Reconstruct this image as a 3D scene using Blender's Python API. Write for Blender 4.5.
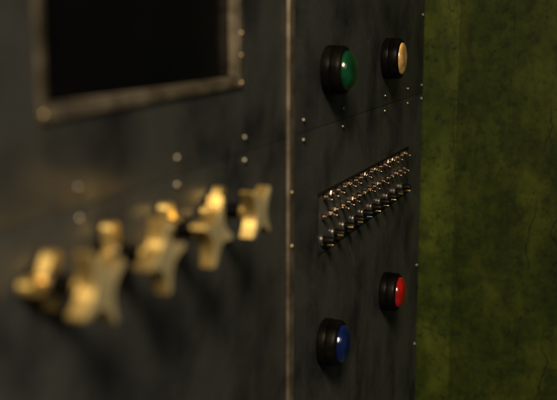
import bpy, bmesh, math, random
from mathutils import Vector, Matrix
random.seed(7)
for o in list(bpy.data.objects): bpy.data.objects.remove(o)
S = bpy.context.scene
COL = S.collection
R = math.radians

# ------------------------------------------------------------------ camera
# The cabinet front is the plane y = 0 (x runs along it, away from the camera); outward is -y.
cd = bpy.data.cameras.new('camera'); cam = bpy.data.objects.new('camera', cd); COL.objects.link(cam)
pitch, yaw = math.atan(0.185), R(20.44)
fwd = Vector((math.cos(yaw)*math.cos(pitch), math.sin(yaw)*math.cos(pitch), -math.sin(pitch)))
cam.location = (0, -0.348, 1.5)
cam.rotation_euler = fwd.to_track_quat('-Z', 'Y').to_euler()
cd.sensor_width = 36; cd.lens = 36*1000/557
cd.clip_start = 0.01; cd.clip_end = 50
cd.dof.use_dof = True; cd.dof.focus_distance = 1.33; cd.dof.aperture_fstop = 3.7
S.camera = cam

# ------------------------------------------------------------------ world and lamps (a dim room, warm lamp)
W = bpy.data.worlds.new('World'); S.world = W; W.use_nodes = True
bg = W.node_tree.nodes['Background']
bg.inputs[0].default_value = (0.82, 0.92, 1.0, 1); bg.inputs[1].default_value = 0.05

def lamp(name, loc, target, size, energy, color, spread=180):
    d = bpy.data.lights.new(name, 'AREA'); d.shape = 'DISK'; d.size = size; d.energy = energy; d.color = color; d.spread = R(spread)
    o = bpy.data.objects.new(name, d); COL.objects.link(o)
    o.location = loc
    o.rotation_euler = (Vector(target)-Vector(loc)).to_track_quat('-Z', 'Y').to_euler()
    return o
lamp('warm_lamp', (-0.95, -0.80, 2.85), (0.86, -0.03, 1.10), 0.62, 36.0, (1.0, 0.80, 0.52), 88)
lamp('added_fill_lamp', (-0.1, -2.0, 2.35), (0.8, 0.0, 1.25), 1.1, 5.5, (1.0, 0.90, 0.76))  # added fill, not a known source; lifts the panel and knob faces

vs = S.view_settings
vs.view_transform = 'Standard'; vs.look = 'None'; vs.exposure = 0; vs.gamma = 1; vs.use_curve_mapping = False
S.render.engine = 'CYCLES'

# ------------------------------------------------------------------ materials
class NT:
    def __init__(s, name):
        s.m = bpy.data.materials.new(name); s.m.use_nodes = True
        s.t = s.m.node_tree; s.n = s.t.nodes; s.b = s.n['Principled BSDF']
        s.co = s.n.new('ShaderNodeTexCoord').outputs['Object']
    def link(s, a, b): s.t.links.new(a, b)
    def mapping(s, scale=(1,1,1), rot=(0,0,0), loc=(0,0,0)):
        k = s.n.new('ShaderNodeMapping'); k.inputs['Scale'].default_value = scale
        k.inputs['Rotation'].default_value = rot; k.inputs['Location'].default_value = loc
        s.link(s.co, k.inputs[0]); return k.outputs[0]
    def noise(s, vec, scale, detail=4, rough=.55, dist=0):
        k = s.n.new('ShaderNodeTexNoise'); k.inputs['Scale'].default_value = scale
        k.inputs['Detail'].default_value = detail; k.inputs['Roughness'].default_value = rough
        k.inputs['Distortion'].default_value = dist
        s.link(vec, k.inputs['Vector']); return k.outputs['Fac']
    def edges(s, vec, scale):
        k = s.n.new('ShaderNodeTexVoronoi'); k.feature = 'DISTANCE_TO_EDGE'; k.inputs['Scale'].default_value = scale
        s.link(vec, k.inputs['Vector']); return k.outputs['Distance']
    def ramp(s, fac, stops):
        k = s.n.new('ShaderNodeValToRGB'); e = k.color_ramp.elements
        while len(e) < len(stops): e.new(.5)
        for q, (p, c) in zip(e, stops):
            q.position = p; q.color = (c, c, c, 1) if not isinstance(c, tuple) else (*c, 1)
        s.link(fac, k.inputs[0]); return k.outputs[0]
    def mix(s, fac, a, b, mode='MIX'):
        k = s.n.new('ShaderNodeMix'); k.data_type = 'RGBA'; k.blend_type = mode
        for sock, v in ((k.inputs[0], fac), (k.inputs[6], a), (k.inputs[7], b)):
            if hasattr(v, 'is_output'): s.link(v, sock)
            else: sock.default_value = v if not isinstance(v, tuple) else (*v, 1)
        return k.outputs[2]
    def bump(s, h, strength, dist, prev=None):
        k = s.n.new('ShaderNodeBump'); k.inputs['Strength'].default_value = strength; k.inputs['Distance'].default_value = dist
        s.link(h, k.inputs['Height'])
        if prev: s.link(prev, k.inputs['Normal'])
        return k.outputs[0]
    def set(s, **kw):
        for k, v in kw.items():
            i = s.b.inputs[k.replace('_', ' ')]
            if hasattr(v, 'is_output'): s.link(v, i)
            else: i.default_value = (*v, 1) if 'Color' in k else v
        return s.m

def mat_panel():
    t = NT('blackened_steel')
    v = t.mapping()
    blot = t.noise(t.mapping((1, 1, .95)), 11, 4, .55, .3)
    streak = t.noise(t.mapping((9, 9, .5)), 6, 4, .6)
    fine = t.noise(v, 160, 3, .6)
    base = t.mix(t.ramp(blot, [(.34, 0.), (.58, 1.)]), (.014, .016, .021), (.062, .067, .068))  # mottled steel; its bluish tint is a cool reflection put into the colour
    base = t.mix(t.ramp(streak, [(.52, 0.), (.8, .18)]), base, (.12, .105, .08))
    scr = t.ramp(t.edges(t.mapping((1, 1, .35), (0, .5, 0)), 5.5), [(0., 1.), (.006, 0.)])
    scrm = t.mix(t.ramp(t.noise(v, 14, 2), [(.52, 0.), (.62, .35)]), (0, 0, 0), scr)
    base = t.mix(scrm, base, (.22, .19, .14))
    rough = t.mix(.35, t.ramp(blot, [(.3, .66), (.7, .48)]), t.ramp(fine, [(.3, .35), (.7, .65)]))
    n = t.bump(t.noise(v, 5, 2), .35, .02)
    n = t.bump(fine, .12, .001, n)
    return t.set(Base_Color=base, Metallic=.75, Roughness=rough, Normal=n)
def mat_metal(name, c1, c2, r0, r1, scale=60, metallic=1.0, bump=.08, spec=.5):
    t = NT(name); v = t.mapping()
    a = t.noise(v, scale, 5, .6); b = t.noise(v, scale*5, 3, .6)
    return t.set(Base_Color=t.mix(t.ramp(a, [(.35, 0.), (.65, 1.)]), c1, c2), Metallic=metallic, Specular_IOR_Level=spec,
                 Roughness=t.ramp(a, [(.3, r0), (.7, r1)]), Normal=t.bump(b, bump, .001))
def mat_lens(name, col, rough=.16):
    t = NT(name); v = t.mapping()
    a = t.noise(v, 70, 3)
    c = t.mix(t.ramp(a, [(.38, 0.), (.66, 1.)]), tuple(x*.5 for x in col), tuple(x*1.15 for x in col))
    return t.set(Base_Color=c, Roughness=rough, Coat_Weight=.6, Coat_Roughness=.08,
                 Subsurface_Weight=.15, Subsurface_Radius=(.01, .01, .01), Subsurface_Scale=.3,
                 Normal=t.bump(t.edges(v, 210), .22, .0012))
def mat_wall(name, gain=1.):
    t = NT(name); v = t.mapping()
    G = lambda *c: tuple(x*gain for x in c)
    big = t.noise(t.mapping((1, 1, .7)), 8, 6, .66, .8)
    mid = t.noise(v, 52, 7, .72, .3)
    c = t.mix(t.ramp(big, [(.30, 0.), (.70, 1.)]), G(.0062, .0105, .0016), G(.0200, .0300, .0036))
    c = t.mix(t.ramp(mid, [(.42, 0.), (.66, .85)]), c, G(.0042, .0066, .0018))
    c = t.mix(t.ramp(t.noise(t.mapping((1, 1, .6), loc=(3, 1, 2)), 13, 5, .65), [(.50, 0.), (.74, .5)]), c, G(.050, .056, .007))
    # greasy dark stains, crazed lines and wandering vertical scratches in the paint
    st = t.ramp(t.noise(t.mapping(loc=(2, 4.3, 7.1)), 9, 4, .6), [(.64, 0.), (.78, .85)])
    c = t.mix(st, c, (.004, .0055, .0022))
    wob = t.n.new('ShaderNodeVectorMath'); wob.operation = 'MULTIPLY_ADD'
    nz = t.n.new('ShaderNodeTexNoise'); nz.inputs['Scale'].default_value = 16; nz.inputs['Detail'].default_value = 4
    t.link(v, nz.inputs['Vector']); t.link(nz.outputs['Color'], wob.inputs[0]); wob.inputs[1].default_value = (.02, .02, .02); t.link(v, wob.inputs[2])
    def wm(scale, rot):
        k = t.n.new('ShaderNodeMapping'); k.inputs['Scale'].default_value = scale; k.inputs['Rotation'].default_value = rot
        t.link(wob.outputs[0], k.inputs[0]); return k.outputs[0]
    e1 = t.ramp(t.edges(wm((1, 1, .10), (.02, 0, 0)), 10), [(0., 1.), (.007, 0.)])
    e2 = t.ramp(t.edges(wm((1, 1, .7), (.7, .3, 0)), 38), [(0., 1.), (.022, 0.)])
    g1 = t.mix(t.ramp(t.noise(v, 9, 2), [(.40, 0.), (.54, .9)]), (0, 0, 0), e1)
    g2 = t.mix(t.ramp(t.noise(t.mapping(loc=(5, 2, 1)), 14, 2), [(.44, 0.), (.60, .65)]), (0, 0, 0), e2)
    c = t.mix(g1, c, (.003, .004, .0015)); c = t.mix(g2, c, (.004, .0055, .002))
    c = t.mix(t.ramp(t.noise(v, 120, 4), [(.60, 0.), (.70, .8)]), c, (.004, .005, .002))
    n = t.bump(mid, .12, .003); n = t.bump(t.noise(v, 140, 4), .10, .001, n)
    return t.set(Base_Color=c, Roughness=t.ramp(mid, [(.3, .5), (.7, .70)]), Specular_IOR_Level=.07, Normal=n)

M = dict(
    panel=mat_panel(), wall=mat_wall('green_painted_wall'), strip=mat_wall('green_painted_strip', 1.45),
    trim=mat_metal('tarnished_bronze_strip', (.125, .106, .080), (.235, .202, .155), .32, .55, 30, .85),
    brass=mat_metal('worn_brass', (.70, .48, .16), (1.0, .74, .29), .24, .38, 40, .94),
    brass_dull=mat_metal('tarnished_brass', (.20, .155, .085), (.36, .28, .16), .3, .45, 90),
    satin=mat_metal('satin_brass_face', (.20, .175, .095), (.29, .25, .145), .5, .65, 55, .35, .12, .3),
    nickel=mat_metal('bright_nickel', (.45, .42, .38), (.66, .62, .55), .2, .35, 90),
    steel=mat_metal('dull_steel', (.085, .077, .066), (.22, .20, .165), .26, .42, 90),
    copper=mat_metal('copper_plated_switch', (.20, .15, .11), (.46, .35, .265), .16, .28, 120),
    black=mat_metal('black_plastic', (.0010, .0010, .0010), (.003, .0027, .0024), .34, .50, 50, 0., .08, .05),
    gap=mat_metal('dark_gap', (.004, .004, .004), (.007, .006, .005), .7, .9, 40, 0., .08, .03),
    glass=mat_metal('black_screen_glass', (.0010, .0011, .0018), (.0022, .0022, .0032), .10, .18, 6, 0., .01, .08),
    green=mat_lens('green_lens', (.0008, .029, .009)), blue=mat_lens('blue_lens', (.001, .005, .040)),
    red=mat_lens('red_lens', (.22, .0025, .004)), white=mat_lens('cream_lens', (.46, .285, .105), .3),
    bluepaint=mat_metal('blue_mark', (.05, .12, .25), (.07, .16, .32), .3, .4, 40, 0.),
)

# ------------------------------------------------------------------ mesh helpers
def link_mesh(name, me, parent=None, mat=None, loc=(0,0,0)):
    o = bpy.data.objects.new(name, me); COL.objects.link(o); o.location = loc
    if parent: o.parent = parent
    if mat and not me.materials: me.materials.append(M[mat])
    return o
def finish(bm, name, mat, parent=None, loc=(0,0,0), bevel=0, seg=2, smooth=True):
    if bevel: bmesh.ops.bevel(bm, geom=[e for e in bm.edges if e.calc_face_angle(0) > R(30)], offset=bevel, segments=seg, affect='EDGES', profile=.5)
    bmesh.ops.recalc_face_normals(bm, faces=bm.faces)
    me = bpy.data.meshes.new(name); bm.to_mesh(me); bm.free()
    if smooth:
        for p in me.polygons: p.use_smooth = True
        me.set_sharp_from_angle(angle=R(35))
    return link_mesh(name, me, parent, mat, loc)
def box(bm, x0, x1, y0, y1, z0, z1):
    r = bmesh.ops.create_cube(bm, size=1)
    for v in r['verts']:
        v.co = Vector(((x0+x1)/2+v.co.x*(x1-x0), (y0+y1)/2+v.co.y*(y1-y0), (z0+z1)/2+v.co.z*(z1-z0)))
def lathe(bm, prof, n=40, cap_end=True):
    """profile [(radius, outward distance)] turned round the -y axis"""
    rings = []
    for r, d in prof:
        if r < 1e-6: rings.append([bm.verts.new((0, -d, 0))])
        else: rings.append([bm.verts.new((r*math.cos(2*math.pi*i/n), -d, r*math.sin(2*math.pi*i/n))) for i in range(n)])
    for a, b in zip(rings, rings[1:]):
        for i in range(n):
            j = (i+1) % n
            if len(a) == 1: bm.faces.new((a[0], b[i], b[j]))
            elif len(b) == 1: bm.faces.new((a[i], a[j], b[0]))
            else: bm.faces.new((a[i], a[j], b[j], b[i]))
    if len(rings[-1]) > 1 and cap_end: bm.faces.new(rings[-1])
    if len(rings[0]) > 1: bm.faces.new(rings[0][::-1])
def prism(bm, pts, d0, d1):
    """outline in (x, z), from outward distance d0 to d1"""
    a = [bm.verts.new((x, -d0, z)) for x, z in pts]; b = [bm.verts.new((x, -d1, z)) for x, z in pts]
    n = len(pts)
    for i in range(n): bm.faces.new((a[i], a[(i+1) % n], b[(i+1) % n], b[i]))
    bm.faces.new(a[::-1]); bm.faces.new(b)
def empty(name, loc, label, cat, group=None, rot=(0,0,0)):
    o = bpy.data.objects.new(name, None); COL.objects.link(o); o.location = loc; o.rotation_euler = rot
    o.empty_display_size = .02
    o['label'] = label; o['category'] = cat
    if group: o['group'] = group
    return o

# ------------------------------------------------------------------ green wall closing the end of the cabinet
wall = bpy.data.objects.new('green_wall', None); COL.objects.link(wall); wall['kind'] = 'structure'
wall.location = (1.612, 0, 1.3)
bm = bmesh.new(); box(bm, 0, .04, -1.1, .30, -.75, .75); finish(bm, 'wall_sheet', 'wall', wall)
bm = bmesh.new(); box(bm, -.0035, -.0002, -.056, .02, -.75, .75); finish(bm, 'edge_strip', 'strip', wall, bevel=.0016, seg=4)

# ------------------------------------------------------------------ cabinet
X0, XD, X1 = .30, .962, 1.603          # near end, divider, far end
ZB, ZS, ZT = .80, 1.376, 1.80          # bottom, seam, top
cab = empty('control_cabinet', (X0, 0, ZB), 'dark riveted steel cabinet front carrying the screen, brass knobs and buttons', 'cabinet')
def cabpart(o):                        # keep world placement under the cabinet's empty
    o.location = Vector(o.location)-Vector((X0, 0, ZB)); o.parent = cab; return o
bm = bmesh.new(); box(bm, X0+.004, X1-.004, .022, .35, ZB+.004, ZT-.004); cabpart(finish(bm, 'cabinet_body', 'gap', bevel=.003))
T = .0025
def sheet(x0, x1, z0, z1, hole=None):
    bm = bmesh.new()
    if not hole: box(bm, x0, x1, 0, .02, z0, z1)
    else:
        a, b, c, d = hole
        xs, zs = [x0, a, b, x1], [z0, c, d, z1]
        for y in (0, .02):
            g = [[bm.verts.new((x, y, z)) for z in zs] for x in xs]
            for i in range(3):
                for j in range(3):
                    if (i, j) != (1, 1): bm.faces.new((g[i][j], g[i+1][j], g[i+1][j+1], g[i][j+1]))
        bm.verts.ensure_lookup_table()
        bnd = [e for e in bm.edges if e.is_boundary]
        vv = list(bm.verts); front, back = vv[:16], vv[16:]
        mp = dict(zip(front, back))
        for e in bnd:
            p, q = e.verts
            if p in mp and q in mp: bm.faces.new((p, q, mp[q], mp[p]))
    return cabpart(finish(bm, 'panel_sheet', 'panel', bevel=.0007, seg=2))
SX0, SX1, SZ0, SZ1 = .5235, .829, 1.4440, 1.660     # screen opening
sheet(X0, XD-.0012, ZS+.0003, ZT, (SX0, SX1, SZ0, SZ1))
sheet(X0, XD-.0012, ZB, ZS-.0003)
sheet(XD+.0012, X1, ZS+.0003, ZT)
# lower right sheet has the cut-out for the switch plate
PX0, PX1, PZ0, PZ1 = 1.061, 1.510, 1.228, 1.300
sheet(XD+.0012, X1, ZB, ZS-.0003, (PX0-.0006, PX1+.0006, PZ0-.0006, PZ1+.0006))
# divider strip
bm = bmesh.new(); box(bm, .9535, .9705, -.0045, -.0002, ZB+.002, ZT-.002)
cabpart(finish(bm, 'divider_strip', 'trim', bevel=.0014, seg=3))

# rivets
bm = bmesh.new(); lathe(bm, [(.0034, -.0005), (.0034, .0005), (.0031, .0013), (.0023, .0020), (.0012, .0024), (0, .0025)], 14)
rv = finish(bm, 'rivet', 'steel'); RIV = rv.data; bpy.data.objects.remove(rv)
RIVB = RIV.copy(); RIVB.materials[0] = M['brass_dull']
def rivet(x, z, y=0., parent=None, s=1., me=None):
    o = bpy.data.objects.new('rivet', me or RIV); COL.objects.link(o)
    o.location = (x, y, z); o.rotation_euler = (R(random.uniform(-4, 4)), random.uniform(0, 6), R(random.uniform(-4, 4))); o.scale = (s, s, s)
    if parent is None: cabpart(o)
    else: o.location = Vector(o.location)-parent.location; o.parent = parent
    return o
for x in (.420, .5600, .7050, .8455, 1.011, 1.1570, 1.3590, 1.498, 1.5945):
    for z in (1.3892, 1.3676): rivet(x+random.uniform(-.0008, .0008), z+random.uniform(-.0006, .0006))
for z in (1.500, 1.62, 1.092, .956): rivet(1.590, z)
for z in (1.645, 1.319, 1.262, .99): rivet(.962, z, -.0045, s=.75, me=RIVB)

# ------------------------------------------------------------------ screen
scr = empty('display_screen', (SX0, 0, SZ0), 'black screen behind glass set in a riveted bronze frame', 'screen')
def under(o, p): o.location = Vector(o.location)-p.location; o.parent = p; return o
bm = bmesh.new(); box(bm, SX0+.0003, SX1-.0003, .0080, .0120, SZ0+.0003, SZ1-.0003)
under(finish(bm, 'glass', 'glass'), scr)
FW, FT = .0080, .0024
for x0, x1, z0, z1 in ((SX0-FW, SX0+.0005, SZ0-FW, SZ1+FW), (SX1-.0005, SX1+FW, SZ0-FW, SZ1+FW),
                       (SX0+.0008, SX1-.0008, SZ0-FW, SZ0+.0005), (SX0+.0008, SX1-.0008, SZ1-.0005, SZ1+FW)):
    bm = bmesh.new(); box(bm, x0, x1, -FT, -.0002, z0, z1)
    under(finish(bm, 'frame_strip', 'trim', bevel=.0009), scr)
# the lining of the opening
for x0, x1, z0, z1 in ((SX1-.0016, SX1-.0006, SZ0+.0032, SZ1-.0032), (SX0+.0006, SX0+.0016, SZ0+.0032, SZ1-.0032),
                       (SX0+.0006, SX1-.0006, SZ0+.0006, SZ0+.0016), (SX0+.0006, SX1-.0006, SZ1-.0016, SZ1-.0006)):
    bm = bmesh.new(); box(bm, x0, x1, .0002, .0079, z0, z1)
    under(finish(bm, 'lining', 'trim'), scr)
for x, z in ((SX0-.004, SZ0-.004), (SX1+.004, SZ0-.004), (SX0-.004, SZ1+.004), (SX1+.004, SZ1+.004),
             (SX1+.004, 1.484), (SX0-.004, 1.58), (SX1+.004, 1.58), (SX1+.0038, 1.4645)):
    rivet(x, z, -FT, scr, s=.7, me=RIVB)

# ------------------------------------------------------------------ push buttons
def button(x, z, mat, label, dome, lens_r, rot=0):
    b = empty('push_button', (x, 0, z), label, 'push button', 'round push buttons on the cabinet')
    bm = bmesh.new(); lathe(bm, [(.0255, -.0004), (.0278, .0012), (.0282, .003), (.0282, .0092), (.0279, .0100), (.0270, .0103)], 48)
    finish(bm, 'base_ring', 'black', b)
    bm = bmesh.new()
    lathe(bm, [(.0268, .0100), (.0269, .0106), (.0274, .0110), (.0276, .0116), (.0276, .0200), (.0270, .0218), (.0256, .0232), (lens_r+.0014, .0238), (lens_r+.0004, .0234), (lens_r, .0222)], 48)
    finish(bm, 'bezel', 'black', b)
    prof = [(lens_r-.0003, .0220), (lens_r-.0003, .0240)]
    for k in range(1, 9):
        a = math.pi/2*k/8
        prof.append(((lens_r-.0003)*math.cos(a) if k < 8 else 0, .0240+dome*math.sin(a)))
    bm = bmesh.new(); lathe(bm, prof, 48)
    finish(bm, 'lens', mat, b)
    b.rotation_euler = (0, rot, 0)
    return b
button(1.0917, 1.4385, 'green', 'green domed push button in black bezel, nearest the divider strip at top', .0108, .0228)
button(1.3560, 1.4410, 'white', 'cream push button in black bezel, beside the green wall near the top', .0042, .0222, .4)
button(1.0840, 1.1190, 'blue', 'blue domed push button in black bezel, lowest on the panel', .0108, .0228, .8)
button(1.3690, 1.1060, 'red', 'red domed push button in black bezel, below the switch rows', .0092, .0226, 1.1)

# ------------------------------------------------------------------ switch plate
sp = empty('switch_plate', (PX0, 0, PZ0), 'recessed rectangular switch plate with two toggle rows and a row of black knobs', 'switch plate')
g = .0024
bm = bmesh.new(); box(bm, PX0+g, PX1-g, .0012, .012, PZ0+g, PZ1-g)
under(finish(bm, 'plate', 'panel', bevel=.0006), sp)
for x0, x1, z0, z1 in ((PX0-.0004, PX1+.0004, PZ1-g+.0002, PZ1+.0004), (PX0-.0004, PX1+.0004, PZ0-.0004, PZ0+g-.0002),
                       (PX0-.0004, PX0+.0009, PZ0+g, PZ1-g), (PX1-.0009, PX1+.0004, PZ0+g, PZ1-g)):
    bm = bmesh.new(); box(bm, x0, x1, -.0006, .0115, z0, z1)
    under(finish(bm, 'gasket', 'gap', bevel=.0002), sp)
def childmesh(name, mat, parent, prof, n=16, rot=(0,0,0), cache={}):
    key = (name, mat, tuple(prof), n)
    if key not in cache:
        bm = bmesh.new(); lathe(bm, prof, n); o = finish(bm, name, mat, parent); cache[key] = o.data
    else: o = link_mesh(name, cache[key], parent)
    o.rotation_euler = rot; return o
NSW = 17
for row, z in enumerate((1.2930, 1.2706)):
    for i in range(NSW):
        x = PX0+(.025 if row == 0 else .019)+i*(PX1-PX0-.054)/(NSW-1)
        t = childmesh('toggle_switch', 'copper', sp, [(.0028, -.0018), (.0028, .0050), (.0023, .0056), (.0018, .0058)], 14)
        t.location = Vector((x+random.uniform(-.001, .001), 0, z))-sp.location
        childmesh('nut', 'copper', t, [(.0037, -.0012), (.0041, -.0006), (.0041, .0010), (.0037, .0015), (.0029, .0015)], 6, (0, random.uniform(0, 1), 0))
        up = random.choice((1, 1, -1))
        childmesh('lever', 'copper', t, [(.0010, .0048), (.0012, .0068), (.0017, .0092), (.0018, .0100), (.0014, .0108), (0, .0112)], 12,
                  (R(17*up+random.uniform(-3, 3)), 0, R(random.uniform(-4, 4))))
NK = 10
for i in range(NK):
    x = PX0+.017+i*(PX1-PX0-.060)/(NK-1)
    k = childmesh('selector_knob', 'black', sp, [(.0046, .0020), (.0051, .0026), (.0051, .0058), (.0046, .0064), (.0045, .0140), (.0040, .0149), (.0026, .0152)], 18)
    k.location = Vector((x, 0, 1.2435))-sp.location
    childmesh('collar', 'nickel', k, [(.0062, -.0010), (.0068, -.0004), (.0068, .0014), (.0061, .0022), (.0046, .0022)], 20)
    a = R(random.uniform(-55, 40))
    bm = bmesh.new(); box(bm, -.0053, -.0043, -.0142, -.0070, -.0010, .0010)
    m = finish(bm, 'index_mark', 'bluepaint' if i == 4 else 'brass', k, bevel=.0003)
    m.rotation_euler = (0, -R(38)+a, 0)

# ------------------------------------------------------------------ brass knobs
def star(h, dip, n=9, tipw=.10):
    """outline of a square with four hollowed sides and blunt horns; h = half side"""
    pts = []
    for s in range(4):
        a0 = math.pi/4+s*math.pi/2; a1 = a0+math.pi/2
        p0 = Vector((math.cos(a0), math.sin(a0)))*h*math.sqrt(2); p1 = Vector((math.cos(a1), math.sin(a1)))*h*math.sqrt(2)
        mid = -(p0+p1).normalized()
        for k in range(n):
            f = tipw+(1-2*tipw)*k/(n-1)
            q = p0.lerp(p1, f)+mid*dip*(math.sin(math.pi*f)**1.15-math.sin(math.pi*tipw)**1.15)
            pts.append((q.x, q.y))
    return pts
def knob(x, z, rf, rr, label):
    b = empty('star_knob', (x, 0, z), label, 'knob', 'brass star knobs in a row under the screen')
    bm = bmesh.new(); lathe(bm, [(.0105, -.0004), (.0112, .0006), (.0112, .0030), (.0100, .0040)], 32); finish(bm, 'base_washer', 'black', b)
    # rear handle with three round lobes
    bm = bmesh.new(); pts = []
    for k in range(3):
        c = 2*math.pi*k/3
        for q in range(9):
            a = c-R(105)+R(210)*q/8
            pts.append((.0160*math.cos(c)+.0050*math.cos(a), .0160*math.sin(c)+.0050*math.sin(a)))
        pts.append((.0064*math.cos(c+math.pi/3), .0064*math.sin(c+math.pi/3)))
    prism(bm, pts, .0034, .0124)
    o = finish(bm, 'rear_handle', 'brass', b, bevel=.0022, seg=3); o.rotation_euler = (0, -rr, 0)
    bm = bmesh.new(); lathe(bm, [(.0082, .0120), (.0082, .0160), (.0074, .0168)], 28); finish(bm, 'stem_ring', 'brass_dull', b)
    bm = bmesh.new(); lathe(bm, [(.0064, .0164), (.0064, .0338)], 28); finish(bm, 'stem', 'black', b)
    bm = bmesh.new(); prism(bm, star(.0202, .0100, 13, .05), .0388, .0500)
    lathe(bm, [(.0096, .0334), (.0100, .0342), (.0100, .0390)], 28)
    o = finish(bm, 'star_grip', 'brass', b, bevel=.0010, seg=3); o.rotation_euler = (0, rf, 0)
    bm = bmesh.new(); prism(bm, star(.0193, .0096, 13, .06), .0499, .0508)
    finish(bm, 'face_plate', 'satin', o, bevel=.0003)
    return b
knob(.5030, 1.3395, R(18), R(176), 'brass star knob nearest the camera, most blurred, at the left of the row')
knob(.5860, 1.3405, R(40), R(97), 'second brass star knob from the left')
knob(.6710, 1.3395, R(64), R(100), 'third brass star knob from the left, turned on its corner')
knob(.7590, 1.3385, R(2), R(178), 'brass star knob at the right end of the row, nearest the divider strip')
